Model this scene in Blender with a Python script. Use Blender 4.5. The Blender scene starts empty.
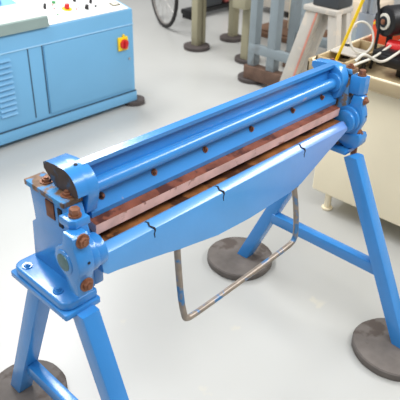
import bpy, bmesh, math, random
from mathutils import Vector, Matrix
random.seed(4)
C = bpy.context.scene.collection
PI = math.pi
V = Vector

# ------------------------------------------------------------ materials
def lin(c):
    return tuple(((v/255)/12.92 if v/255 <= .04045 else ((v/255+.055)/1.055)**2.4) for v in c) + (1,)

def mat(name, col, rough=.5, metal=0., var=.0, scale=8., bump=0., bscale=60., spots=None, spot_amt=.5, spot_scale=20., coat=0., detail=4):
    """plain paint / metal with procedural mottling; spots = second colour showing in ragged patches"""
    m = bpy.data.materials.new(name); m.use_nodes = True
    nt = m.node_tree; b = nt.nodes['Principled BSDF']
    b.inputs['Roughness'].default_value = rough
    b.inputs['Metallic'].default_value = metal
    b.inputs['Coat Weight'].default_value = coat
    b.inputs['Coat Roughness'].default_value = .15
    tc = nt.nodes.new('ShaderNodeTexCoord')
    base = lin(col)
    n = nt.nodes.new('ShaderNodeTexNoise'); n.inputs['Scale'].default_value = scale; n.inputs['Detail'].default_value = detail
    nt.links.new(tc.outputs['Object'], n.inputs['Vector'])
    r = nt.nodes.new('ShaderNodeValToRGB')
    r.color_ramp.elements[0].position = .3; r.color_ramp.elements[1].position = .7
    r.color_ramp.elements[0].color = tuple(v*(1-var) for v in base[:3]) + (1,)
    r.color_ramp.elements[1].color = tuple(min(1, v*(1+var)) for v in base[:3]) + (1,)
    nt.links.new(n.outputs['Fac'], r.inputs['Fac'])
    out = r.outputs['Color']
    if spots:
        n2 = nt.nodes.new('ShaderNodeTexNoise'); n2.inputs['Scale'].default_value = spot_scale; n2.inputs['Detail'].default_value = 6
        nt.links.new(tc.outputs['Object'], n2.inputs['Vector'])
        r2 = nt.nodes.new('ShaderNodeValToRGB')
        p = 1 - spot_amt
        r2.color_ramp.elements[0].position = max(0, p-.03); r2.color_ramp.elements[1].position = min(1, p+.03)
        r2.color_ramp.elements[0].color = (0, 0, 0, 1); r2.color_ramp.elements[1].color = (1, 1, 1, 1)
        nt.links.new(n2.outputs['Fac'], r2.inputs['Fac'])
        mx = nt.nodes.new('ShaderNodeMix'); mx.data_type = 'RGBA'
        nt.links.new(r2.outputs['Color'], mx.inputs['Factor'])
        nt.links.new(out, mx.inputs[6]); mx.inputs[7].default_value = lin(spots)
        out = mx.outputs[2]
    nt.links.new(out, b.inputs['Base Color'])
    if bump:
        n3 = nt.nodes.new('ShaderNodeTexNoise'); n3.inputs['Scale'].default_value = bscale
        nt.links.new(tc.outputs['Object'], n3.inputs['Vector'])
        bp = nt.nodes.new('ShaderNodeBump'); bp.inputs['Strength'].default_value = bump; bp.inputs['Distance'].default_value = .002
        nt.links.new(n3.outputs['Fac'], bp.inputs['Height']); nt.links.new(bp.outputs['Normal'], b.inputs['Normal'])
    return m

BLUE = mat('blue_enamel', (51, 132, 202), .27, var=.05, bump=.25, bscale=45, coat=.4)
BLUEW = mat('blue_enamel_chipped', (51, 132, 202), .27, var=.05, bump=.25, bscale=45, coat=.4, spots=(186, 150, 112), spot_amt=.275, spot_scale=24)
BLUE_WORN = mat('worn_blue_cast', (92, 150, 200), .45, var=.1, bump=.5, spots=(132, 112, 92), spot_amt=.5, spot_scale=35)
RUST = mat('rusty_steel', (122, 74, 50), .6, .3, var=.4, scale=35, bump=.6, spots=(70, 42, 32), spot_amt=.42)
GRIME = mat('grimy_bare_face', (74, 62, 56), .6, .2, var=.3, scale=30, spots=(60, 84, 110), spot_amt=.4, spot_scale=25)
RUSTBOLT = mat('rusty_bolt', (138, 92, 68), .5, .4, var=.35, scale=60, bump=.5)
CAPMAT = mat('grimy_cap', (120, 92, 68), .6, .2, var=.5, scale=40, bump=.6, spots=(66, 140, 196), spot_amt=.47, spot_scale=22)
BAR = mat('rust_film_steel', (214, 172, 162), .42, .1, var=.18, scale=20, bump=.2, spots=(150, 100, 84), spot_amt=.36, spot_scale=26)
BARTOP = mat('rust_brown_steel', (142, 82, 60), .5, .3, var=.3, scale=30, spots=(92, 50, 38), spot_amt=.42, bump=.3)
BED = mat('oiled_rust_bed', (150, 98, 58), .42, .3, var=.4, scale=24, spots=(84, 52, 34), spot_amt=.46, spot_scale=14, bump=.3)
CRACK = mat('dark_slit', (26, 26, 34), .8)
STEEL = mat('bare_steel', (150, 150, 150), .35, .9, var=.2, scale=30, spots=(126, 96, 74), spot_amt=.42, spot_scale=30)
SHAFT = mat('grey_green_steel', (92, 122, 124), .45, .5, var=.2, scale=40)
RUBBER = mat('rubber_pad', (104, 97, 92), .75, var=.2, scale=14, bump=.6, bscale=50, spots=(84, 74, 68), spot_amt=.4, spot_scale=10)
RUBBERD = mat('dark_rubber_pad', (78, 70, 68), .7, var=.2, scale=14, bump=.4)
CAB = mat('light_blue_cabinet', (112, 172, 212), .42, var=.03, scale=3)
CABIN = mat('cabinet_seam', (48, 74, 96), .7)
CABEDGE = mat('cabinet_edge', (160, 206, 236), .4)
WHITE = mat('white_panel', (238, 238, 236), .4)
GREYG = mat('grey_green_lid', (138, 156, 152), .5, var=.05)
LIDTOP = mat('pale_lid', (205, 208, 200), .5, var=.05)
RED = mat('red_plastic', (205, 38, 40), .35)
YEL = mat('yellow_plastic', (246, 206, 30), .4)
BLACK = mat('black_plastic', (24, 24, 26), .4)
GREEN = mat('green_plastic', (70, 150, 90), .4)
CREAM = mat('cream_paint', (250, 236, 204), .45, var=.03, scale=3)
TRAY = mat('tan_tray', (182, 162, 126), .5, var=.06, spots=(160, 140, 108), spot_amt=.38, spot_scale=6)
OLIVE = mat('olive_beige_paint', (156, 150, 124), .55, var=.05)
OLIVED = mat('dark_olive', (104, 98, 76), .6)
GREY = mat('blue_grey_paint', (136, 146, 150), .5, var=.05, spots=(120, 126, 128), spot_amt=.4, spot_scale=5)
WOOD = mat('dark_wood_block', (100, 76, 62), .7, var=.25, scale=20)
BEIGE = mat('beige_grey_paint', (190, 184, 174), .5, var=.05, spots=(200, 190, 176), spot_amt=.4)
ORANGE = mat('orange_paint', (226, 84, 48), .5, var=.08)
DARK = mat('dark_machine', (60, 64, 68), .5)
PALE = mat('pale_cable', (206, 202, 190), .5)
SILVER = mat('aluminium', (176, 180, 186), .35, .6)
BROWN = mat('brown_board', (128, 96, 74), .6, var=.15)
PINK = mat('reddish_box', (176, 96, 90), .6, var=.15)
STRIP = mat('faded_red_edge', (206, 140, 122), .6, var=.15)
TYRE = mat('tyre_rubber', (40, 38, 38), .7)
RIM = mat('wheel_rim', (176, 170, 164), .3, .7)

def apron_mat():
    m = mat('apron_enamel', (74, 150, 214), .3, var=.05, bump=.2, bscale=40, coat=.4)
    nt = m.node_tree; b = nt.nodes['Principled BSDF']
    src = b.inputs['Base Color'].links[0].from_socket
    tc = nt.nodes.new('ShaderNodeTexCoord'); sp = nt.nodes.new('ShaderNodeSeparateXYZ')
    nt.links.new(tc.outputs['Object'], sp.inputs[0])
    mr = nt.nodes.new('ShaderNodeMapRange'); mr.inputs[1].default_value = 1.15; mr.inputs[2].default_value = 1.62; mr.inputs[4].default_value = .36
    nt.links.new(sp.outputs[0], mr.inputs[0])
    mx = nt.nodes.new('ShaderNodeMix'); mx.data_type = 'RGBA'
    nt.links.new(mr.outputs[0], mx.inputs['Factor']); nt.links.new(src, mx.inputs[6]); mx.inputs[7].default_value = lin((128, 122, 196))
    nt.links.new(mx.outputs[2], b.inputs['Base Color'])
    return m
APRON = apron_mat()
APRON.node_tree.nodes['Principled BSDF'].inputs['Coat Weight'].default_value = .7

def floor_mat():
    m = mat('sealed_grey_floor', (183, 183, 179), .32, var=.03, scale=1.6, detail=8, spots=(192, 189, 178), spot_amt=.3, spot_scale=7)
    return m
FLOOR = floor_mat()

# ------------------------------------------------------------ mesh helpers
def bm_new(): return bmesh.new()

def add_box(bm, lo, hi, bev=0., seg=2, rot=None, piv=None):
    r = bmesh.ops.create_cube(bm, size=1)
    vs = r['verts']
    for v in vs:
        v.co = V(((v.co.x+.5)*(hi[0]-lo[0])+lo[0], (v.co.y+.5)*(hi[1]-lo[1])+lo[1], (v.co.z+.5)*(hi[2]-lo[2])+lo[2]))
    if bev:
        es = list({e for v in vs for e in v.link_edges})
        rr = bmesh.ops.bevel(bm, geom=es, offset=bev, segments=seg, affect='EDGES', profile=.5)
        vs = rr['verts'] + [v for v in vs if v.is_valid]
    if rot is not None:
        for v in set(vs): v.co = rot @ (v.co - piv) + piv

def add_prism(bm, poly, a, b, axis='X', bev=0., seg=2, mats=None):
    """poly = 2D points in the plane normal to axis, extruded from a to b"""
    def P(p, t):
        if axis == 'X': return V((t, p[0], p[1]))
        if axis == 'Y': return V((p[0], t, p[1]))
        return V((p[0], p[1], t))
    v0 = [bm.verts.new(P(p, a)) for p in poly]; v1 = [bm.verts.new(P(p, b)) for p in poly]
    fs = [bm.faces.new(v0), bm.faces.new(v1[::-1])]
    n = len(poly); side = []
    for i in range(n):
        f = bm.faces.new((v0[i], v1[i], v1[(i+1) % n], v0[(i+1) % n])); side.append(f)
        if mats: f.material_index = mats.get(i, 0)
    bmesh.ops.recalc_face_normals(bm, faces=fs+side)
    if bev:
        es = list({e for f in fs for e in f.edges})
        bmesh.ops.bevel(bm, geom=es, offset=bev, segments=seg, affect='EDGES', profile=.5)

def add_cyl(bm, p, q, r, r2=None, n=28, bev=0.):
    p, q = V(p), V(q); r2 = r if r2 is None else r2
    d = q-p; L = d.length
    M = Matrix.Translation((p+q)/2) @ d.to_track_quat('Z', 'Y').to_matrix().to_4x4()
    rr = bmesh.ops.create_cone(bm, cap_ends=True, segments=n, radius1=r, radius2=r2, depth=L, matrix=M)
    if bev:
        es = [e for e in {e for v in rr['verts'] for e in v.link_edges} if max(len(f.verts) for f in e.link_faces) > 4]
        bmesh.ops.bevel(bm, geom=es, offset=bev, segments=2, affect='EDGES', profile=.5)

def add_tube(bm, pts, r, n=12, smooth=0, closed=False):
    pts = [V(p) for p in pts]
    for _ in range(smooth):
        o = []
        rng = len(pts) if closed else len(pts)-1
        if not closed: o.append(pts[0])
        for i in range(rng):
            a, b = pts[i], pts[(i+1) % len(pts)]
            o += [a.lerp(b, .25), a.lerp(b, .75)]
        if not closed: o.append(pts[-1])
        pts = o
    rings = []; N = len(pts); up = None
    for i, p in enumerate(pts):
        if closed: t = (pts[(i+1) % N]-pts[i-1]).normalized()
        else: t = (pts[min(i+1, N-1)]-pts[max(i-1, 0)]).normalized()
        if up is None: up = t.orthogonal().normalized()
        up = (up - t*up.dot(t)).normalized(); s = t.cross(up)
        rings.append([bm.verts.new(p + (up*math.cos(2*PI*k/n)+s*math.sin(2*PI*k/n))*r) for k in range(n)])
    for i in range(N if closed else N-1):
        A, B = rings[i], rings[(i+1) % N]
        off = 0
        if closed and i == N-1:
            off = min(range(n), key=lambda o: (A[0].co-B[o].co).length)
        for k in range(n): bm.faces.new((A[k], A[(k+1) % n], B[(k+1+off) % n], B[(k+off) % n]))
    if not closed:
        bm.faces.new(rings[0][::-1]); bm.faces.new(rings[-1])
    bmesh.ops.recalc_face_normals(bm, faces=bm.faces[:])

def obj(name, bm, m, parent=None, smooth=True, origin=None):
    me = bpy.data.meshes.new(name)
    bmesh.ops.recalc_face_normals(bm, faces=bm.faces[:])
    if origin is not None: bmesh.ops.translate(bm, verts=bm.verts[:], vec=-V(origin))
    bm.to_mesh(me); bm.free()
    for mm in (m if isinstance(m, (list, tuple)) else [m]): me.materials.append(mm)
    o = bpy.data.objects.new(name, me); C.objects.link(o)
    if origin is not None: o.location = origin
    if parent is not None:
        o.parent = parent; wp = V((0, 0, 0)); q = parent
        while q is not None: wp += q.location; q = q.parent
        o.location = o.location - wp
    if smooth:
        for p in me.polygons: p.use_smooth = True
        try: me.set_sharp_from_angle(angle=math.radians(32))
        except Exception: pass
    return o

def tag(o, label, cat, group=None):
    o['label'] = label; o['category'] = cat
    if group: o['group'] = group
    return o

def thing(name, label, cat, loc=(0, 0, 0), group=None):
    o = bpy.data.objects.new(name, None); C.objects.link(o); o.location = loc
    o.empty_display_size = .1
    return tag(o, label, cat, group)

def box(name, lo, hi, m, parent=None, bev=.002):
    bm = bm_new(); add_box(bm, lo, hi, bev); return obj(name, bm, m, parent)

def hexbolt(name, p, d, m, parent, r=.011, h=.01, washer=True):
    bm = bm_new(); p = V(p); d = V(d).normalized()
    if washer: add_cyl(bm, p-d*.002, p+d*.0025, r*1.45, n=20)
    add_cyl(bm, p, p+d*h, r, n=6, bev=.001)
    add_cyl(bm, p+d*h, p+d*(h+.004), r*.55, n=14)
    return obj(name, bm, m, parent, smooth=False)

# ------------------------------------------------------------ the setting
bm = bm_new(); add_box(bm, (-4, -6, -.1), (16, 16, 0)); fl = obj('floor', bm, FLOOR); fl['kind'] = 'structure'

# ------------------------------------------------------------ rubber pads
def pad(name, x, y, r, h, m, label, group=None):
    bm = bm_new(); n = 40
    rs = [r*(1+.012*math.sin(3*k*2*PI/n+x*9)+.008*random.uniform(-1, 1)) for k in range(n)]
    prof = [(0.0, .985), (.12, 1.0), (.85, 1.0), (1.0, .97)]
    rings = [[bm.verts.new((rs[k]*s*math.cos(2*PI*k/n), rs[k]*s*math.sin(2*PI*k/n), z*h)) for k in range(n)] for z, s in prof]
    for a, b in zip(rings, rings[1:]):
        for k in range(n): bm.faces.new((a[k], a[(k+1) % n], b[(k+1) % n], b[k]))
    bm.faces.new(rings[-1]); bm.faces.new(rings[0][::-1])
    o = obj(name, bm, m); o.location = (x, y, 0.0005)
    return tag(o, label, 'rubber pad', 'round rubber pads under the machine legs')

PH = .032
pad('rubber_pad', 1.662, 1.322, .143, PH, RUBBER, 'round grey rubber pad under the far rear leg of the blue folding machine')
pad('rubber_pad', 1.652, .572, .147, PH, RUBBER, 'round grey rubber pad under the far front leg, at the right edge')
pad('rubber_pad', .600, 1.330, .130, PH, RUBBER, 'round worn rubber pad under the near rear leg, bottom left corner')

# ------------------------------------------------------------ folding machine
fm = thing('folding_machine', 'long blue sheet metal folding machine with rusty clamp bar on an A-frame stand', 'folding machine', (1.2, 1.0, PH))

def beam_between(p, q, w, m, name, parent, t=None, bev=.003):
    """square tube from p to q lying in a plane of constant X"""
    p, q = V(p), V(q); d = (q-p); L = d.length; d.normalize()
    xa = (V((1, 0, 0)) - d*d.x).normalized(); ya = d.cross(xa)
    bm = bm_new(); add_box(bm, (-w/2, -(t or w)/2, 0), (w/2, (t or w)/2, L), bev)
    M = Matrix((xa, ya, d)).transposed().to_4x4(); M.translation = p
    bmesh.ops.transform(bm, matrix=M, verts=bm.verts[:])
    if name is None: return bm
    return obj(name, bm, m, parent)

def leg(p, q, w=.05):
    """leg tube; foot cut level on the pad"""
    bm = beam_between(V(p)+(V(p)-V(q)).normalized()*.0, V(q)-(V(p)-V(q)).normalized()*.05, w, None, None, None)
    g = bm.verts[:]+bm.edges[:]+bm.faces[:]
    r = bmesh.ops.bisect_plane(bm, geom=g, plane_co=(0, 0, PH+.0012), plane_no=(0, 0, -1), clear_outer=True)
    bmesh.ops.holes_fill(bm, edges=[e for e in bm.edges if e.is_boundary])
    r = bmesh.ops.bisect_plane(bm, geom=bm.verts[:]+bm.edges[:]+bm.faces[:], plane_co=(0, 0, p[2]), plane_no=(0, 0, 1), clear_outer=True)
    bmesh.ops.holes_fill(bm, edges=[e for e in bm.edges if e.is_boundary])
    return obj('leg', bm, BLUE, fm)

leg((.601, 1.112, .628), (.596, 1.358, .03))
leg((.600, .938, .628), (.592, .682, .03))
leg((1.745, 1.055, .655), (1.685, 1.312, .03))
leg((1.733, .905, .655), (1.672, .552, .03))
beam_between((.601, 1.27, .18), (.601, .76, .18), .036, BLUE, 'crossbar', fm, .044)
beam_between((1.700, 1.19, .275), (1.700, .69, .275), .036, BLUE, 'crossbar', fm, .044)

def rounded(x0, y0, x1, y1, r, rb=.006, n=6):
    pts = []
    for cx, cy, a, rr in ((x1-rb, y1-rb, 0, rb), (x0+r, y1-r, 90, r), (x0+r, y0+r, 180, r), (x1-rb, y0+rb, 270, rb)):
        for k in range(n+1):
            t = math.radians(a+90*k/n); pts.append((cx+rr*math.cos(t), cy+rr*math.sin(t)))
    return pts

# near end: stand plate, casting foot, side casting
bm = bm_new(); add_prism(bm, rounded(.545, .935, .648, 1.178, .006), .622, .638, 'Z', .002); obj('stand_plate', bm, BLUE, fm)
bm = bm_new()
add_prism(bm, rounded(.549, .942, .645, 1.172, .028), .638, .662, 'Z', .005, 3)
side_poly = [(.962, .655), (.962, .80), (.985, .885), (1.138, .885), (1.132, .83), (1.130, .79), (1.148, .775), (1.160, .66), (1.155, .655)]
add_prism(bm, side_poly, .610, .655, 'X', .004)
add_box(bm, (.652, .96, .655), (.680, 1.10, .74), .006)       # rib
cast = obj('side_casting', bm, BLUE, fm)
for y, x in ((1.135, .572), (1.0, .572)):
    hexbolt('bolt', (x, y, .662), (0, 0, 1), BLUE, cast, .009, .006)
# recessed slots of the casting, rust inside
bm = bm_new(); add_box(bm, (.607, 1.035, .830), (.6115, 1.068, .876), .001); obj('slot', bm, RUST, cast)
bm = bm_new(); add_box(bm, (.607, 1.004, .822), (.6115, 1.020, .872), .001); obj('slot', bm, CRACK, cast)
bm = bm_new(); add_box(bm, (.602, .986, .8855), (.657, 1.143, .900), .002); cap = obj('cap_plate', bm, CAPMAT, fm); cap['label'] = 'worn cap plate with flaking blue paint'
hexbolt('bolt', (.634, 1.095, .900), (0, 0, 1), RUSTBOLT, cap, .011, .009)
hexbolt('bolt', (.632, 1.010, .900), (0, 0, 1), RUSTBOLT, cap, .011, .009)

def bearing(x0, x1, dirx, y0, dz, r):
    bm = bm_new()
    poly = [(.036, -.086), (.048, -.052), (.076, -.032), (.084, -.006), (.076, .020), (.048, .040), (.040, .076), (.008, .076), (.003, .072), (.003, .045), (-.004, .030), (-.010, .008), (-.010, -.012), (-.003, -.030), (.003, -.045), (.003, -.086)]
    add_prism(bm, [(y0+a, dz+b) for a, b in poly], x0, x1, 'X', .004)
    b = obj('bearing_block', bm, BLUE, fm)
    xc = (x0+x1)/2
    hexbolt('bolt', (xc+.003, y0+.003, dz+.060), (0, -1, 0), RUSTBOLT, b, r*.55, r*.5)
    hexbolt('bolt', (xc+.003, y0+.003, dz-.060), (0, -1, 0), RUSTBOLT, b, r*.55, r*.5)
    bm = bm_new(); xe = x0 if dirx < 0 else x1
    yc = y0+.045
    add_cyl(bm, (xe-dirx*.01, yc, dz-.006), (xe+dirx*.003, yc, dz-.006), r+.009, n=32, bev=.002)
    obj('shaft_boss', bm, BLUE, b)
    bm = bm_new(); add_cyl(bm, (xe, yc, dz-.006), (xe+dirx*.0045, yc, dz-.006), r, n=28, bev=.001)
    obj('shaft_end', bm, SHAFT, b)
    bm = bm_new(); add_cyl(bm, (xc+.006, y0-.008, dz+.006), (xc+.006, y0-.0115, dz+.006), .0035, n=10); obj('oil_hole', bm, CRACK, b)
    return b
bearing(.570, .614, -1, .908, .782, .022)
bm = bm_new(); add_box(bm, (.608, .93, .70), (.614, .97, .85)); obj('bearing_shim', bm, BLUE, fm)
bearing(1.742, 1.776, 1, .908, .785, .018)

def collar(x0, x1, xm):
    bm = bm_new()
    add_cyl(bm, (x0, .950, .776), (xm, .950, .776), .046, n=40, bev=.003)
    add_cyl(bm, (xm, .952, .770), (x1, .952, .770), .040, n=40, bev=.003)
    obj('collar', bm, BLUE, fm)
collar(.616, .664, .636)
collar(1.741, 1.712, 1.728)

# clamp brackets carrying the vertical bolts
def bracket(x0, x1, y0, y1, z0, z1):
    bm = bm_new()
    add_prism(bm, [(x0, y1), (x0, y0+.012), (x0+.012, y0), (x1, y0), (x1, y1)], z0, z1, 'Z', .004)
    k = obj('clamp_bracket', bm, BLUE, fm)
    bm = bm_new(); c = V(((x0+x1)/2, (y0+y1)/2-.004, z1))
    add_cyl(bm, c, c+V((0, 0, .005)), .015, n=20)
    add_cyl(bm, c+V((0, 0, .005)), c+V((0, 0, .020)), .0125, n=6, bev=.001)
    obj('bolt', bm, RUSTBOLT, k, smooth=False)
bracket(.586, .636, .934, .982, .8585, .880)
bracket(1.742, 1.782, .917, .966, .8625, .927)

# far side casting
bm = bm_new()
add_prism(bm, [(.975, .66), (.965, .70), (.968, .90), (.985, .925), (1.10, .925), (1.13, .80), (1.15, .775), (1.15, .66)], 1.742, 1.780, 'X', .004)
far = obj('side_casting', bm, BLUE_WORN, fm)
bm = bm_new(); add_prism(bm, rounded(1.712, .925, 1.782, 1.178, .006), .650, .665, 'Z', .002); obj('stand_plate', bm, BLUE, fm)
bm = bm_new(); add_box(bm, (1.744, .965, .9255), (1.786, 1.095, .942), .003); c2 = obj('cap_plate', bm, CAPMAT, fm); c2['label'] = 'worn cap plate with flaking blue paint'
hexbolt('bolt', (1.765, .985, .942), (0, 0, 1), RUSTBOLT, c2, .011, .009)
hexbolt('bolt', (1.766, 1.06, .942), (0, 0, 1), RUSTBOLT, c2, .011, .009)
for z in (.84, .77): hexbolt('bolt', (1.779, .955, z), (1, 0, 0), RUSTBOLT, far, .010, .010)
bm = bm_new(); add_box(bm, (1.778, .922, .60), (1.792, .942, .87), .003); obj('stop_rod', bm, RUST, fm)
bm = bm_new(); add_prism(bm, [(.895, .690), (.905, .675), (.94, .665), (.975, .68), (.975, .715), (.90, .728), (.893, .715)], 1.738, 1.790, 'X', .004); obj('stop_block', bm, BLUE, fm)

# upper clamping beam
bm = bm_new()
prof = [(.992, .824), (.990, .838), (.997, .848), (1.019, .886), (1.028, .946), (1.011, .949), (1.009, .961), (1.035, .961), (1.035, .824)]
add_prism(bm, prof, .680, 1.712, 'X', .001)
ub = obj('clamping_beam', bm, BLUEW, fm)
for x in (.722, .890, 1.078, 1.275, 1.478, 1.640):
    hexbolt('bolt', (x, 1.006, .8625), (0, -.86, .5), RUST, ub, .0062, .007)
# end lugs
def lug_poly(low):
    pts = [(1.100, .935), (1.100, .950), (1.090, .956), (1.05, .961)]
    for k in range(0, 12):
        a = math.radians(92 + k*10); pts.append((1.022+.052*math.cos(a), .909+.052*math.sin(a)))
    return pts
LP = lug_poly(0)
bm = bm_new()
add_prism(bm, [p for p in LP if p[1] > .903] + [(.985, .903), (1.06, .903)], .634, .664, 'X', .0)
for fc in bm.faces:
    if abs(fc.calc_center_median().x-.634) < .001: fc.material_index = 1
add_prism(bm, LP + [(.985, .850), (1.0, .84), (1.045, .84), (1.06, .9035)], .6605, .694, 'X', .003, 3)
l1 = obj('end_lug', bm, [BLUE, GRIME], fm)
bm = bm_new(); add_prism(bm, LP + [(.985, .850), (1.0, .84), (1.045, .84), (1.06, .90)], 1.700, 1.738, 'X', .004, 3)
l2 = obj('end_lug', bm, BLUE, fm)
bm = bm_new(); add_cyl(bm, (.668, 1.02, .9605), (.668, 1.02, .9625), .005, n=12); obj('oil_hole', bm, CRACK, l1)
bm = bm_new(); add_cyl(bm, (1.690, 1.005, .902), (1.702, 1.005, .902), .032, n=36, bev=.002); obj('rod_boss', bm, BLUE, l2)
bm = bm_new(); add_cyl(bm, (.695, 1.005, .899), (1.690, 1.005, .899), .0185, n=36); obj('clamp_rod', bm, BLUEW, fm)

# clamp bar: pale front face, brown top
bm = bm_new()
poly = [(.968, .792), (.9655, .8205), (.991, .8235), (1.04, .8235), (1.04, .81)]
add_prism(bm, poly, .672, 1.700, 'X', 0, mats={0: 0, 1: 1, 2: 1, 3: 1, 4: 1})
obj('clamp_bar', bm, [BAR, BARTOP], fm, smooth=False)
bm = bm_new(); add_box(bm, (.664, .940, .745), (1.708, 1.045, .7705), .001); obj('bed_bar', bm, BED, fm)
bm = bm_new(); add_box(bm, (.686, 1.0, .70), (1.742, 1.06, .745), .004)
add_box(bm, (.652, 1.0, .70), (.70, 1.06, .825), .004); add_box(bm, (.70, 1.046, .745), (1.742, 1.06, .826), .002)
obj('bed_beam', bm, BLUE, fm)

# bending apron
low = [(.651, .742), (.655, .712), (.668, .700), (.70, .696), (.86, .664), (.905, .652), (.94, .646), (1.06, .624), (1.20, .618), (1.40, .626), (1.455, .636), (1.60, .705), (1.685, .742), (1.700, .750)]
def zlow(x):
    for a, b in zip(low, low[1:]):
        if a[0] <= x <= b[0]: return a[1]+(b[1]-a[1])*(x-a[0])/(b[0]-a[0])
    return low[-1][1]
xs = sorted({p[0] for p in low} | {.68, .683, .80, 1.0, 1.3, 1.5, 1.65})
bm = bm_new(); rings = []
for x in xs:
    zl = zlow(x)
    e = min(1, (x-.672)/.012, 1) if 0 else 1
    pr = [(.9255, zl+.003), (.9255, .757), (.9268, .7620), (.943, .7765), (.947, .7775), (.952, .7765), (.956, .760), (.956, zl+.003), (.953, zl), (.9285, zl)]
    rings.append([bm.verts.new((x, y, z)) for y, z in pr])
for a, b in zip(rings, rings[1:]):
    for k in range(len(a)): bm.faces.new((a[k], a[(k+1) % len(a)], b[(k+1) % len(a)], b[k]))
bm.faces.new(rings[0]); bm.faces.new(rings[-1][::-1])
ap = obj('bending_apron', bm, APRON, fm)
# jagged slits between the apron's segments
for x in (.806, 1.062, 1.442):
    bm = bm_new()
    path = [(.948, .7783, 0), (.942, .7768, .004), (.934, .7710, .002), (.9262, .7655, .010), (.9248, .757, .012), (.9248, .748, .009), (.9248, .735, .011)]
    w = [.0025, .0028, .0022, .003, .0024, .0018, .0006]
    vs = []
    for (y, z, dx), ww in zip(path, w):
        vs.append([bm.verts.new((x+dx*1.1+s*ww, y, z)) for s in (-1, 1)] + [bm.verts.new((x+dx*1.1+s*ww, y+.003, z-.003)) for s in (1, -1)])
    for a, b in zip(vs, vs[1:]):
        for k in range(4): bm.faces.new((a[k], a[(k+1) % 4], b[(k+1) % 4], b[k]))
    bm.faces.new(vs[0]); bm.faces.new(vs[-1][::-1])
    obj('slit', bm, CRACK, ap, smooth=False)
# handle
bm = bm_new()
add_tube(bm, [(.908, .94, .665), (.908, .935, .60), (.915, .930, .47), (.925, .925, .405), (.930, .925, .392), (.955, .925, .385), (1.18, .925, .393), (1.42, .925, .404), (1.452, .925, .412), (1.462, .925, .44), (1.450, .930, .55), (1.432, .94, .65)], .0095, n=14, smooth=2)
HM = mat('worn_pipe', (150, 138, 126), .4, .5, var=.2, scale=30, spots=(72, 126, 176), spot_amt=.43, spot_scale=16, bump=.4)
obj('pull_handle', bm, HM, fm)

# ------------------------------------------------------------ blue control cabinet (left, behind)
cb = thing('control_cabinet', 'long light blue machine cabinet with white control console on top', 'machine cabinet', (2.0, 3.3, PH))
X0, X1, Y0, Y1 = .95, 2.500, 3.0, 3.52
bm = bm_new(); add_prism(bm, [(Y0, .105), (Y0, .640), (Y0+.004, .646), (Y1, .748), (Y1, .105)], X0, X1, 'X', .004); body = obj('body', bm, CAB, cb)
bm = bm_new(); add_box(bm, (X0-.004, Y0-.010, PH), (X1+.006, Y1, .104), .003); obj('plinth', bm, CAB, cb)
bm = bm_new(); add_box(bm, (X0, Y0-.006, .549), (X1, Y0, .557), .002); obj('front_ledge', bm, CABEDGE, body)
bm = bm_new(); add_box(bm, (1.826, Y0-.008, .125), (2.470, Y0, .545), .003); dr = obj('door', bm, CAB, cb)
for x in (1.722, 1.816):
    bm = bm_new(); add_box(bm, (x-.0035, Y0-.002, .128), (x+.0035, Y0+.001, .550), 0); obj('panel_gap', bm, CABIN, body)
bm = bm_new(); add_box(bm, (X0, Y0-.0115, .100), (X1, Y0-.002, .1065), 0); obj('panel_gap', bm, CABIN, body)
for k in range(11):
    z = .192+k*.0315
    for x0, x1 in ((1.50, 1.604), (1.30, 1.44)):
        bm = bm_new(); add_prism(bm, [(Y0, z), (Y0-.016, z+.002), (Y0-.014, z+.006), (Y0, z+.018)], x0, x1, 'X', 0); obj('vent_louvre', bm, CAB, body)
bm = bm_new(); add_box(bm, (2.360, Y0-.022, .402), (2.438, Y0-.008, .488), .004)
add_box(bm, (2.40, Y0-.02, .485), (2.415, Y0-.008, .503), .003); sw = obj('main_switch', bm, YEL, cb)
bm = bm_new(); add_cyl(bm, (2.402, Y0-.020, .444), (2.402, Y0-.035, .444), .031, n=28, bev=.003)
add_box(bm, (2.395, Y0-.050, .418), (2.409, Y0-.035, .470), .003); obj('switch_knob', bm, RED, sw)
bm = bm_new(); add_cyl(bm, (2.452, Y0-.007, .335), (2.452, Y0-.014, .335), .008, n=14); obj('door_lock', bm, SILVER, dr)
def pz(y): return .646+(y-Y0)*.197
SL = math.atan(.197)
bm = bm_new(); add_prism(bm, [(Y0+.01, pz(Y0+.01)+.0005), (Y1-.03, pz(Y1-.03)+.0005), (Y1-.03, pz(Y1-.03)+.005), (Y0+.01, pz(Y0+.01)+.005)], 1.885, 2.478, 'X', .001)
pn = obj('control_panel', bm, WHITE, cb)
nrm = V((0, -math.sin(SL), math.cos(SL)))
def knob(name, x, y, r, h, m, parent, collar_=None, cap=None):
    p = V((x, y, pz(y)+.005))
    bm = bm_new()
    add_cyl(bm, p, p+nrm*h, r, r*.92, n=20, bev=.001)
    k = obj(name, bm, m, parent)
    if collar_:
        bm = bm_new(); add_cyl(bm, p, p+nrm*.004, collar_[0], n=24); obj('collar', bm, collar_[1], k)
    return k
knob('emergency_stop', 2.108, 3.146, .016, .032, RED, pn, (.031, YEL))
knob('selector_knob', 1.992, 3.205, .010, .030, BLACK, pn)
knob('green_button', 2.086, 3.250, .013, .012, GREEN, pn)
knob('selector_knob', 2.300, 3.165, .010, .026, BLACK, pn)
knob('selector_knob', 2.222, 3.102, .013, .026, BLACK, pn)
knob('selector_knob', 2.222, 3.225, .011, .022, BLACK, pn)
knob('selector_knob', 2.355, 3.20, .009, .022, BLACK, pn)
knob('push_button', 2.292, 3.105, .007, .012, DARK, pn)
knob('push_button', 2.040, 3.180, .006, .006, RED, pn)
knob('push_button', 2.160, 3.120, .006, .006, RED, pn)
knob('push_button', 2.060, 3.225, .006, .006, RED, pn)
knob('push_button', 2.010, 3.100, .006, .006, GREEN, pn)
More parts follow.
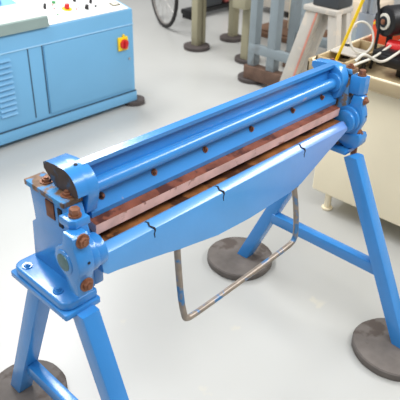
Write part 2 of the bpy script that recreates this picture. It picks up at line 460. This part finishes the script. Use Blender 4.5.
knob('push_button', 2.186, 3.130, .005, .006, RED, pn)
bm = bm_new(); add_prism(bm, [(3.065, pz(3.065)+.005), (3.112, pz(3.112)+.005), (3.112, pz(3.112)+.009), (3.065, pz(3.065)+.009)], 2.400, 2.460, 'X'); g = obj('meter', bm, OLIVED, pn)
bm = bm_new(); add_prism(bm, [(3.073, pz(3.073)+.009), (3.104, pz(3.104)+.009), (3.104, pz(3.104)+.010), (3.073, pz(3.073)+.010)], 2.410, 2.450, 'X'); obj('meter_face', bm, PALE, g)
# grey lid box
bm = bm_new()
zt = lambda y: .712+(y-Y0)*.03
add_prism(bm, [(Y0-.02, .652), (Y0-.012, .706), (Y0-.004, .712), (3.30, .722), (3.30, .70), (Y0+.02, .652)], X0, 1.872, 'X', .003, mats={2: 1})
obj('lid', bm, [GREYG, LIDTOP], cb)
bm = bm_new(); add_box(bm, (X0, 3.36, .70), (1.80, Y1, .80), .006); obj('rear_housing', bm, CAB, cb)
pad('rubber_pad', 2.505, 3.025, .075, PH, RUBBERD, 'small round dark pad under the right end of the light blue cabinet')
pad('rubber_pad', 1.05, 3.12, .075, PH, RUBBERD, 'small round dark pad under the left end of the light blue cabinet')

# ------------------------------------------------------------ bicycle wheel (rear machines)
bw = thing('bicycle', 'front end of a bicycle with a thin black tyre, standing behind the cabinet', 'bicycle', (4.0, 4.24, 0))
ha = math.radians(69); hd = V((math.cos(ha), math.sin(ha), 0)); ctr = V((3.965, 4.28, .333)) + hd*.02
def circ(r, n=56): return [ctr + hd*(r*math.cos(2*PI*k/n)) + V((0, 0, r*math.sin(2*PI*k/n))) for k in range(n)]
bm = bm_new(); add_tube(bm, circ(.316), .018, 10, closed=True); wt = obj('tyre', bm, TYRE, bw)
bm = bm_new(); add_tube(bm, circ(.299), .010, 8, closed=True); wr = obj('rim', bm, RIM, bw)
side = hd.cross(V((0, 0, 1)))
bm = bm_new(); add_cyl(bm, ctr-side*.045, ctr+side*.045, .014, n=14); obj('hub', bm, RIM, bw)
for k in range(24):
    a = 2*PI*k/24; rim_p = ctr + hd*(.296*math.cos(a)) + V((0, 0, .296*math.sin(a)))
    bm = bm_new(); add_cyl(bm, ctr+side*(.03 if k % 2 else -.03), rim_p, .0011, n=5); obj('spoke', bm, RIM, wr)
for s in (-1, 1):
    bm = bm_new(); add_tube(bm, [ctr+side*.055*s, ctr+side*.05*s+V((0, 0, .33))+hd*.03, ctr+side*.02*s+V((0, 0, .39))+hd*.045], .011, 10, smooth=1); obj('fork_blade', bm, BLACK, bw)
bm = bm_new(); add_cyl(bm, ctr+V((0, 0, .38))+hd*.04, ctr+V((0, 0, .56))+hd*.09, .017, n=14); obj('head_tube', bm, BLACK, bw)

# ------------------------------------------------------------ olive legged machine behind
om = thing('workbench', 'olive beige steel bench on square legs with round pads, behind the folding machine', 'workbench', (3.8, 3.5, PH))
def post(x0, x1, y0, y1, z0, z1, m=OLIVE):
    bm = bm_new(); add_box(bm, (x0, y0, z0), (x1, y1, z1), .004); return obj('leg', bm, m, om)
def channel(x0, x1, y0, y1, z0, z1):
    bm = bm_new()
    add_box(bm, (x0, y0, z0), (x0+.012, y1, z1), .002)
    add_box(bm, (x0, y0, z0), (x1, y0+.012, z1), .002)
    add_box(bm, (x1-.012, y0, z0), (x1, y1, z1), .002)
    return obj('leg', bm, OLIVE, om)
post(3.685, 3.745, 3.57, 3.64, PH, .74); post(3.748, 3.765, 3.585, 3.64, PH, .74, OLIVED); post(3.767, 3.805, 3.58, 3.62, PH, .74)
post(3.715, 3.79, 3.03, 3.10, PH, .74)
post(4.13, 4.21, 3.55, 3.61, PH, .74)
bm = bm_new(); add_box(bm, (3.60, 2.93, .74), (4.30, 3.75, .80), .006); add_box(bm, (3.62, 3.0, .455), (3.80, 3.13, .56), .004); obj('bench_top', bm, OLIVE, om)
pad('rubber_pad', 3.715, 3.600, .115, PH, RUBBERD, 'round dark pad under the left leg of the olive bench')
pad('rubber_pad', 3.785, 3.080, .105, PH, RUBBERD, 'round dark pad under the front leg of the olive bench, beside the grey frame')
pad('rubber_pad', 4.143, 3.575, .105, PH, RUBBERD, 'round dark pad under the rear leg of the olive bench')

dm = thing('dark_machine', 'dark grey machine base on the floor behind the olive bench', 'machine', (4.75, 4.45, 0))
bm = bm_new(); add_box(bm, (4.56, 4.29, .09), (4.80, 4.42, .70), .01); obj('housing', bm, DARK, dm)
bm = bm_new(); add_box(bm, (4.33, 4.28, .045), (5.10, 4.43, .088), .004)
for x in (4.34, 5.03):
    add_box(bm, (x, 4.285, 0.001), (x+.06, 4.42, .0455), .003)
obj('skid', bm, BLACK, dm)
bm = bm_new(); add_box(bm, (4.86, 4.30, .0895), (5.04, 4.42, .36), .02); tag(obj('red_box', bm, PINK), 'dull red box standing on the black skid beside the dark machine base', 'box')

# ------------------------------------------------------------ blue-grey frame
gf = thing('steel_frame', 'blue-grey welded steel frame on a wooden block', 'machine stand', (3.45, 2.5, PH))
def gbox(name, lo, hi, m=GREY):
    bm = bm_new(); add_box(bm, lo, hi, .003); return obj(name, bm, m, gf)
gbox('post', (3.40, 2.705, .135), (3.47, 2.765, .95)); gbox('post', (3.40, 2.52, .135), (3.47, 2.59, .95))
gbox('post', (3.40, 2.27, .135), (3.47, 2.33, .95)); gbox('post', (3.88, 2.70, .135), (3.95, 2.765, .95)); gbox('post', (3.88, 2.27, .135), (3.95, 2.33, .95))
gbox('rail', (3.398, 2.272, .232), (3.44, 2.762, .300)); gbox('rail', (3.90, 2.272, .232), (3.95, 2.762, .300))
gbox('rail', (3.40, 2.27, .95), (3.47, 2.765, 1.02)); gbox('rail', (3.88, 2.27, .95), (3.95, 2.765, 1.02))
bm = bm_new(); add_box(bm, (3.385, 2.24, .0345), (3.475, 2.785, .1340), .004); tag(obj('wooden_block', bm, WOOD), 'long brown wooden block lying under the blue-grey steel frame', 'wooden block', 'wooden blocks under the blue-grey frame')
bm = bm_new(); add_box(bm, (3.875, 2.24, .001), (3.96, 2.785, .134), .004); tag(obj('wooden_block', bm, WOOD), 'brown wooden block under the rear posts of the blue-grey frame', 'wooden block', 'wooden blocks under the blue-grey frame')
pad('rubber_pad', 3.475, 2.762, .115, PH, RUBBERD, 'round dark pad beneath the wooden block of the blue-grey frame')
pad('rubber_pad', 3.44, 2.33, .10, PH, RUBBERD, 'round dark pad beneath the hidden end of the wooden block')

# pale cabinets & boxes further back seen through the frame
wb = thing('storage_box', 'pale grey cabinet on castors seen through the blue-grey frame', 'cabinet', (5.3, 3.95, 0))
bm = bm_new(); add_box(bm, (5.10, 3.62, .075), (5.75, 4.15, .75), .01); obj('body', bm, BEIGE, wb)
for x, y in ((5.16, 3.68), (5.16, 4.08), (5.68, 3.68), (5.68, 4.08)):
    bm = bm_new(); add_cyl(bm, (x-.012, y, .0325), (x+.012, y, .0325), .032, n=18, bev=.004); add_box(bm, (x-.018, y-.012, .05), (x+.018, y+.012, .0775)); obj('castor', bm, BLACK, wb)
bm = bm_new(); add_box(bm, (4.42, 3.02, .001), (4.95, 3.62, .045), .005); add_box(bm, (4.46, 3.06, .045), (4.90, 3.58, .06), .004); tag(obj('wooden_pallet', bm, BROWN), 'flat brown wooden board on the floor behind the blue-grey frame', 'board')
bm = bm_new(); add_box(bm, (4.64, 3.14, .061), (4.86, 3.32, .72), .01); tag(obj('cream_column', bm, CREAM), 'tall cream box standing on the brown board', 'box')
bm = bm_new(); add_box(bm, (4.3, 2.35, .001), (4.7, 2.62, .22), .012); tag(obj('grey_crate', bm, GREY), 'blue-grey crate on the floor behind the slanted stand', 'crate')
bm = bm_new(); add_box(bm, (4.96, 2.62, .001), (5.3, 3.0, .35), .012); tag(obj('pale_crate', bm, mat('pale_cardboard', (226, 208, 184), .6, var=.04)), 'pale tan crate on the floor seen between the slanted stand legs', 'crate')

# ------------------------------------------------------------ slanted A stand
st = thing('slanted_stand', 'pale grey trestle stand with slanting legs and a red-edged leg', 'stand', (2.95, 1.9, 0))
def slat(name, p, q, w, t, m, par=st):
    bm = beam_between(p, q, t, None, None, None, t=w); return obj(name, bm, m, par)
l = slat('leg', (2.88, 1.875, .80), (2.88, 2.115, .004), .086, .05, BEIGE)
bm = beam_between((2.852, 1.846, .795), (2.852, 2.058, .03), .004, None, None, None, t=.012); obj('edge_strip', bm, STRIP, l)
slat('leg', (2.88, 1.755, .80), (2.88, 1.655, .004), .058, .05, BEIGE)
slat('leg', (2.98, 1.865, .80), (2.98, 2.105, .004), .070, .04, BEIGE); slat('leg', (2.98, 1.755, .80), (2.98, 1.655, .004), .05, .04, BEIGE)
bm = bm_new(); add_box(bm, (2.845, 1.725, .783), (3.02, 1.940, .812), .006); obj('top_plate', bm, BEIGE, st)
bm = bm_new(); add_box(bm, (2.87, 1.73, .8125), (3.01, 1.90, 1.0), .01); tag(obj('dark_casting', bm, DARK), 'dark grey block sitting on top of the pale trestle stand', 'machine')

# ------------------------------------------------------------ cream machine with chip tray (right)
cm = thing('cream_machine', 'cream painted machine base with a tan coolant tray on short round feet', 'machine', (2.6, .3, 0))
bm = bm_new(); add_box(bm, (2.26, -1.2, .105), (2.86, 1.375, .705), .012, 3); obj('body', bm, CREAM, cm)
for x, y in ((2.31, 1.30), (2.80, 1.30), (2.31, .3), (2.80, .3)):
    bm = bm_new(); add_cyl(bm, (x, y, .001), (x, y, .012), .028, n=24, bev=.003); add_cyl(bm, (x, y, .012), (x, y, .106), .017, n=20); obj('foot', bm, CREAM, cm)
# tray: floor plus four walls with a bright rolled rim
tx0, tx1, ty0, ty1 = 2.215, 2.98, -1.25, 1.455
bm = bm_new()
add_box(bm, (tx0, ty0, .700), (tx1, ty1, .712), .003)
add_box(bm, (tx0, ty0, .705), (tx0+.012, ty1, .752), .003); add_box(bm, (tx1-.012, ty0, .705), (tx1, ty1, .80), .003)
add_box(bm, (tx0, ty1-.012, .705), (tx1, ty1, .762), .003); add_box(bm, (tx0, ty0, .705), (tx1, ty0+.012, .762), .003)
tr = obj('tray', bm, TRAY, cm)
bm = bm_new()
add_tube(bm, [(tx0+.004, ty0, .755), (tx0+.004, ty1-.03, .755), (tx0+.03, ty1-.004, .757), (tx1-.05, ty1-.004, .765)], .0055, 8, smooth=1); obj('tray_rim', bm, CREAM, tr)
# raised inner trough
bm = bm_new()
ix0, ix1, iy0, iy1 = 2.245, 2.62, 1.285, 1.435
for lo, hi in (((ix0, iy0, .713), (ix0+.012, iy1, .772)), ((ix1-.012, iy0, .713), (ix1, iy1, .772)), ((ix0, iy1-.012, .713), (ix1, iy1, .772)), ((ix0, iy0, .713), (ix1, iy0+.012, .772)), ((ix0, iy0, .713), (ix1, iy1, .722))):
    add_box(bm, lo, hi, .002)
tb = tag(obj('tan_tub', bm, TRAY), 'open tan tub sitting in the far corner of the coolant tray', 'tub')

# fittings: things standing in the tray
def stub(x, y, z0, label):
    bm = bm_new(); add_cyl(bm, (x, y, z0), (x, y, z0+.055), .009, n=12); add_cyl(bm, (x, y, z0+.04), (x, y, z0+.062), .017, n=16, bev=.003); add_cyl(bm, (x, y, z0), (x, y, z0+.012), .018, n=16)
    tag(obj('clamp_knob', bm, BLACK), label, 'knob', 'black clamp knobs in the tray')
stub(2.46, 1.405, .7230, 'black clamp knob inside the tan tub, left of the yellow rod')
stub(2.37, 1.262, .7130, 'black clamp knob in the tray beside the tan tub, right of the yellow rod')

def rod(name, pts, r, m, label, cat, smooth=0, n=10):
    bm = bm_new(); add_tube(bm, pts, r, n, smooth); return tag(obj(name, bm, m), label, cat, 'pale hoses over the tray' if cat == 'hose' else None)
rod('yellow_rod', [(2.312, 1.375, .7330), (2.30, 1.277, 1.032), (2.295, 1.19, 1.28)], .0068, YEL, 'bright yellow rod rising at a slant out of the tan tub', 'rod')
rod('pale_hose', [(2.18, 1.24, .775), (2.24, 1.22, .790), (2.34, 1.20, .800), (2.46, 1.19, .835), (2.54, 1.16, .858)], .0055, PALE, 'pale hose running from the clamp end to the red motor, upper of two', 'hose', 2)
rod('pale_hose', [(1.87, 1.03, .93), (1.90, 1.02, .955), (2.02, 1.04, .90), (2.2, 1.09, .835), (2.36, 1.12, .825), (2.54, 1.12, .855)], .0055, PALE, 'pale hose arching over the far end of the folding machine', 'hose', 2)
rc = V((2.40, 1.310, .849))
e1 = V((-math.sin(math.radians(43)), math.cos(math.radians(43)), 0)); e2 = V((.35, .35, .87)).normalized()
bm = bm_new(); add_tube(bm, [rc+e1*(.052*math.cos(2*PI*k/40))+e2*(.070*math.sin(2*PI*k/40)) for k in range(40)], .0055, 8, closed=True)
tag(obj('cable_loop', bm, PALE), 'round loop of pale cable standing upright beside the yellow rod', 'cable')
bm = bm_new(); add_box(bm, (2.34, 1.295, .7725), (2.46, 1.425, .780), .002); tag(obj('rest_plate', bm, BEIGE), 'pale plate across the tan tub carrying the cable loop', 'plate')

om2 = thing('orange_guard', 'orange machine guard with a black top strip behind the cable loop', 'machine guard', (2.66, 1.40, .712))
bm = bm_new(); add_prism(bm, [(1.43, .7135), (1.435, .845), (1.38, .892), (1.325, .88), (1.22, .72), (1.22, .7135)], 2.715, 2.755, 'X', .004); obj('panel', bm, ORANGE, om2)
bm = bm_new(); add_prism(bm, [(1.435, .8455), (1.38, .8925), (1.325, .8805), (1.33, .905), (1.385, .925), (1.43, .88)], 2.72, 2.75, 'X', .003); obj('top_strip', bm, BLACK, om2)
bm = bm_new(); add_prism(bm, [(1.430, .838), (1.38, .882), (1.33, .872), (1.335, .862), (1.38, .870), (1.428, .826)], 2.711, 2.7155, 'X', 0); obj('yellow_line', bm, YEL, om2)

# lathe head: black motor with pale ring, red cylinder, black slide
lh = thing('lathe_head', 'black motor head with a round pale ring and a red cylinder below', 'machine head', (2.6, 1.1, .712))
bm = bm_new(); add_cyl(bm, (2.45, 1.240, .925), (2.66, 1.16, .925), .066, n=40, bev=.01); add_box(bm, (2.50, 1.02, .90), (2.72, 1.20, 1.02), .02); mo = obj('motor', bm, BLACK, lh)
dd = V((.21, -.08, 0)).normalized(); c0 = V((2.45, 1.240, .925))
bm = bm_new(); add_cyl(bm, c0-dd*.006, c0+dd*.002, .036, n=32, bev=.002); rg = obj('ring', bm, PALE, mo)
bm = bm_new(); add_cyl(bm, c0-dd*.008, c0-dd*.002, .024, n=28); rb = obj('ring_groove', bm, BLACK, rg)
bm = bm_new(); add_cyl(bm, c0-dd*.012, c0-dd*.006, .012, n=20, bev=.001); obj('shaft_tip', bm, RUSTBOLT, rg)
bm = bm_new(); add_box(bm, (2.475, 1.212, .79), (2.50, 1.232, .90), .003); obj('bracket', bm, BLACK, lh)
bm = bm_new(); add_cyl(bm, (2.47, 1.215, .815), (2.52, .88, .835), .034, n=32, bev=.008); obj('cylinder', bm, RED, lh)
bm = bm_new(); add_box(bm, (2.36, .80, .762), (2.50, 1.205, .806), .008); add_box(bm, (2.375, 1.12, .77), (2.47, 1.235, .82), .01); add_box(bm, (2.42, .80, .713), (2.56, 1.13, .765), .004); add_box(bm, (2.44, .82, .795), (2.50, 1.19, .81), .004); add_box(bm, (2.60, 1.04, .713), (2.70, 1.14, .92), .01); obj('slide', bm, BLACK, lh)
rod('black_cable', [(2.47, 1.305, 1.25), (2.46, 1.298, 1.02), (2.455, 1.265, .92), (2.44, 1.255, .835), (2.435, 1.262, .7135)], .0065, BLACK, 'thin black cable hanging down left of the black motor', 'cable', 1)
# grey uprights behind
pg = thing('aluminium_uprights', 'pair of silver grey upright profiles behind the yellow rod', 'profile', (3.32, 1.78, .712))
for y in (1.515, 1.565):
    bm = bm_new(); add_box(bm, (3.30, y+.23, .714), (3.34, y+.265, 1.25), .004); obj('upright', bm, SILVER, pg)
bm = bm_new(); add_box(bm, (3.29, 1.73, .001), (3.35, 1.84, .713), .004); obj('base', bm, SILVER, pg)
bm = bm_new(); add_box(bm, (3.02, 1.20, .001), (3.5, 1.56, .78), .01); tag(obj('beige_cabinet', bm, BEIGE), 'beige cabinet behind the coolant tray', 'cabinet')

# ------------------------------------------------------------ camera
f = 598.; th, ro, ph = (math.radians(a) for a in (31.4, 1.45, 43.4))
fw = V((math.cos(th)*math.cos(ph), math.cos(th)*math.sin(ph), -math.sin(th)))
r = fw.cross(V((0, 0, 1))).normalized(); u = r.cross(fw)
r, u = r*math.cos(ro)+u*math.sin(ro), -r*math.sin(ro)+u*math.cos(ro)
cam = bpy.data.cameras.new('camera'); co = bpy.data.objects.new('camera', cam); C.objects.link(co)
cam.sensor_width = 36; cam.lens = f/400*36
M = Matrix((r, u, -fw)).transposed().to_4x4(); M.translation = V((0, 0, 1.6)); co.matrix_world = M
cam.dof.use_dof = True; cam.dof.focus_distance = 1.75; cam.dof.aperture_fstop = 6.5
bpy.context.scene.camera = co

# ------------------------------------------------------------ light: bright hall, overhead lamps, plus unseen ones added for fill and highlights
w = bpy.data.worlds.new('world'); bpy.context.scene.world = w; w.use_nodes = True
w.node_tree.nodes['Background'].inputs[0].default_value = (.97, .985, 1, 1); w.node_tree.nodes['Background'].inputs[1].default_value = .36
def area(loc, tgt, sx, sy, e, col=(1, 1, 1)):
    l = bpy.data.lights.new('unseen_area_lamp', 'AREA'); l.shape = 'RECTANGLE'; l.size = sx; l.size_y = sy; l.energy = e; l.color = col
    o = bpy.data.objects.new('unseen_area_lamp', l); C.objects.link(o); o.location = loc
    o.rotation_euler = (V(tgt)-V(loc)).to_track_quat('-Z', 'Y').to_euler()
area((.6, 2.6, 3.6), (1.1, 1.6, 0), 3.0, .6, 46)
area((2.3, 4.6, 3.6), (2.8, 3.8, 0), 2.6, .8, 165)  # unseen lamp, added to brighten the far floor
area((1.3, -.5, 3.3), (1.9, .5, 0), 3.0, .8, 74)  # unseen fill, set here to lift the cream machine's near face
area((4.3, -.5, 3.6), (3.0, .6, 0), 3.0, .7, 130)  # unseen lamp placed at the mirror angle for a highlight along the apron bevel
area((-1.6, 1.2, 3.0), (2.2, 1.0, .5), 2.0, 2.0, 32)  # added camera-side fill aimed at the cream machine

s = bpy.context.scene
s.view_settings.view_transform = 'Standard'; s.view_settings.look = 'None'; s.view_settings.gamma = 1; s.view_settings.exposure = 0; s.view_settings.use_curve_mapping = False
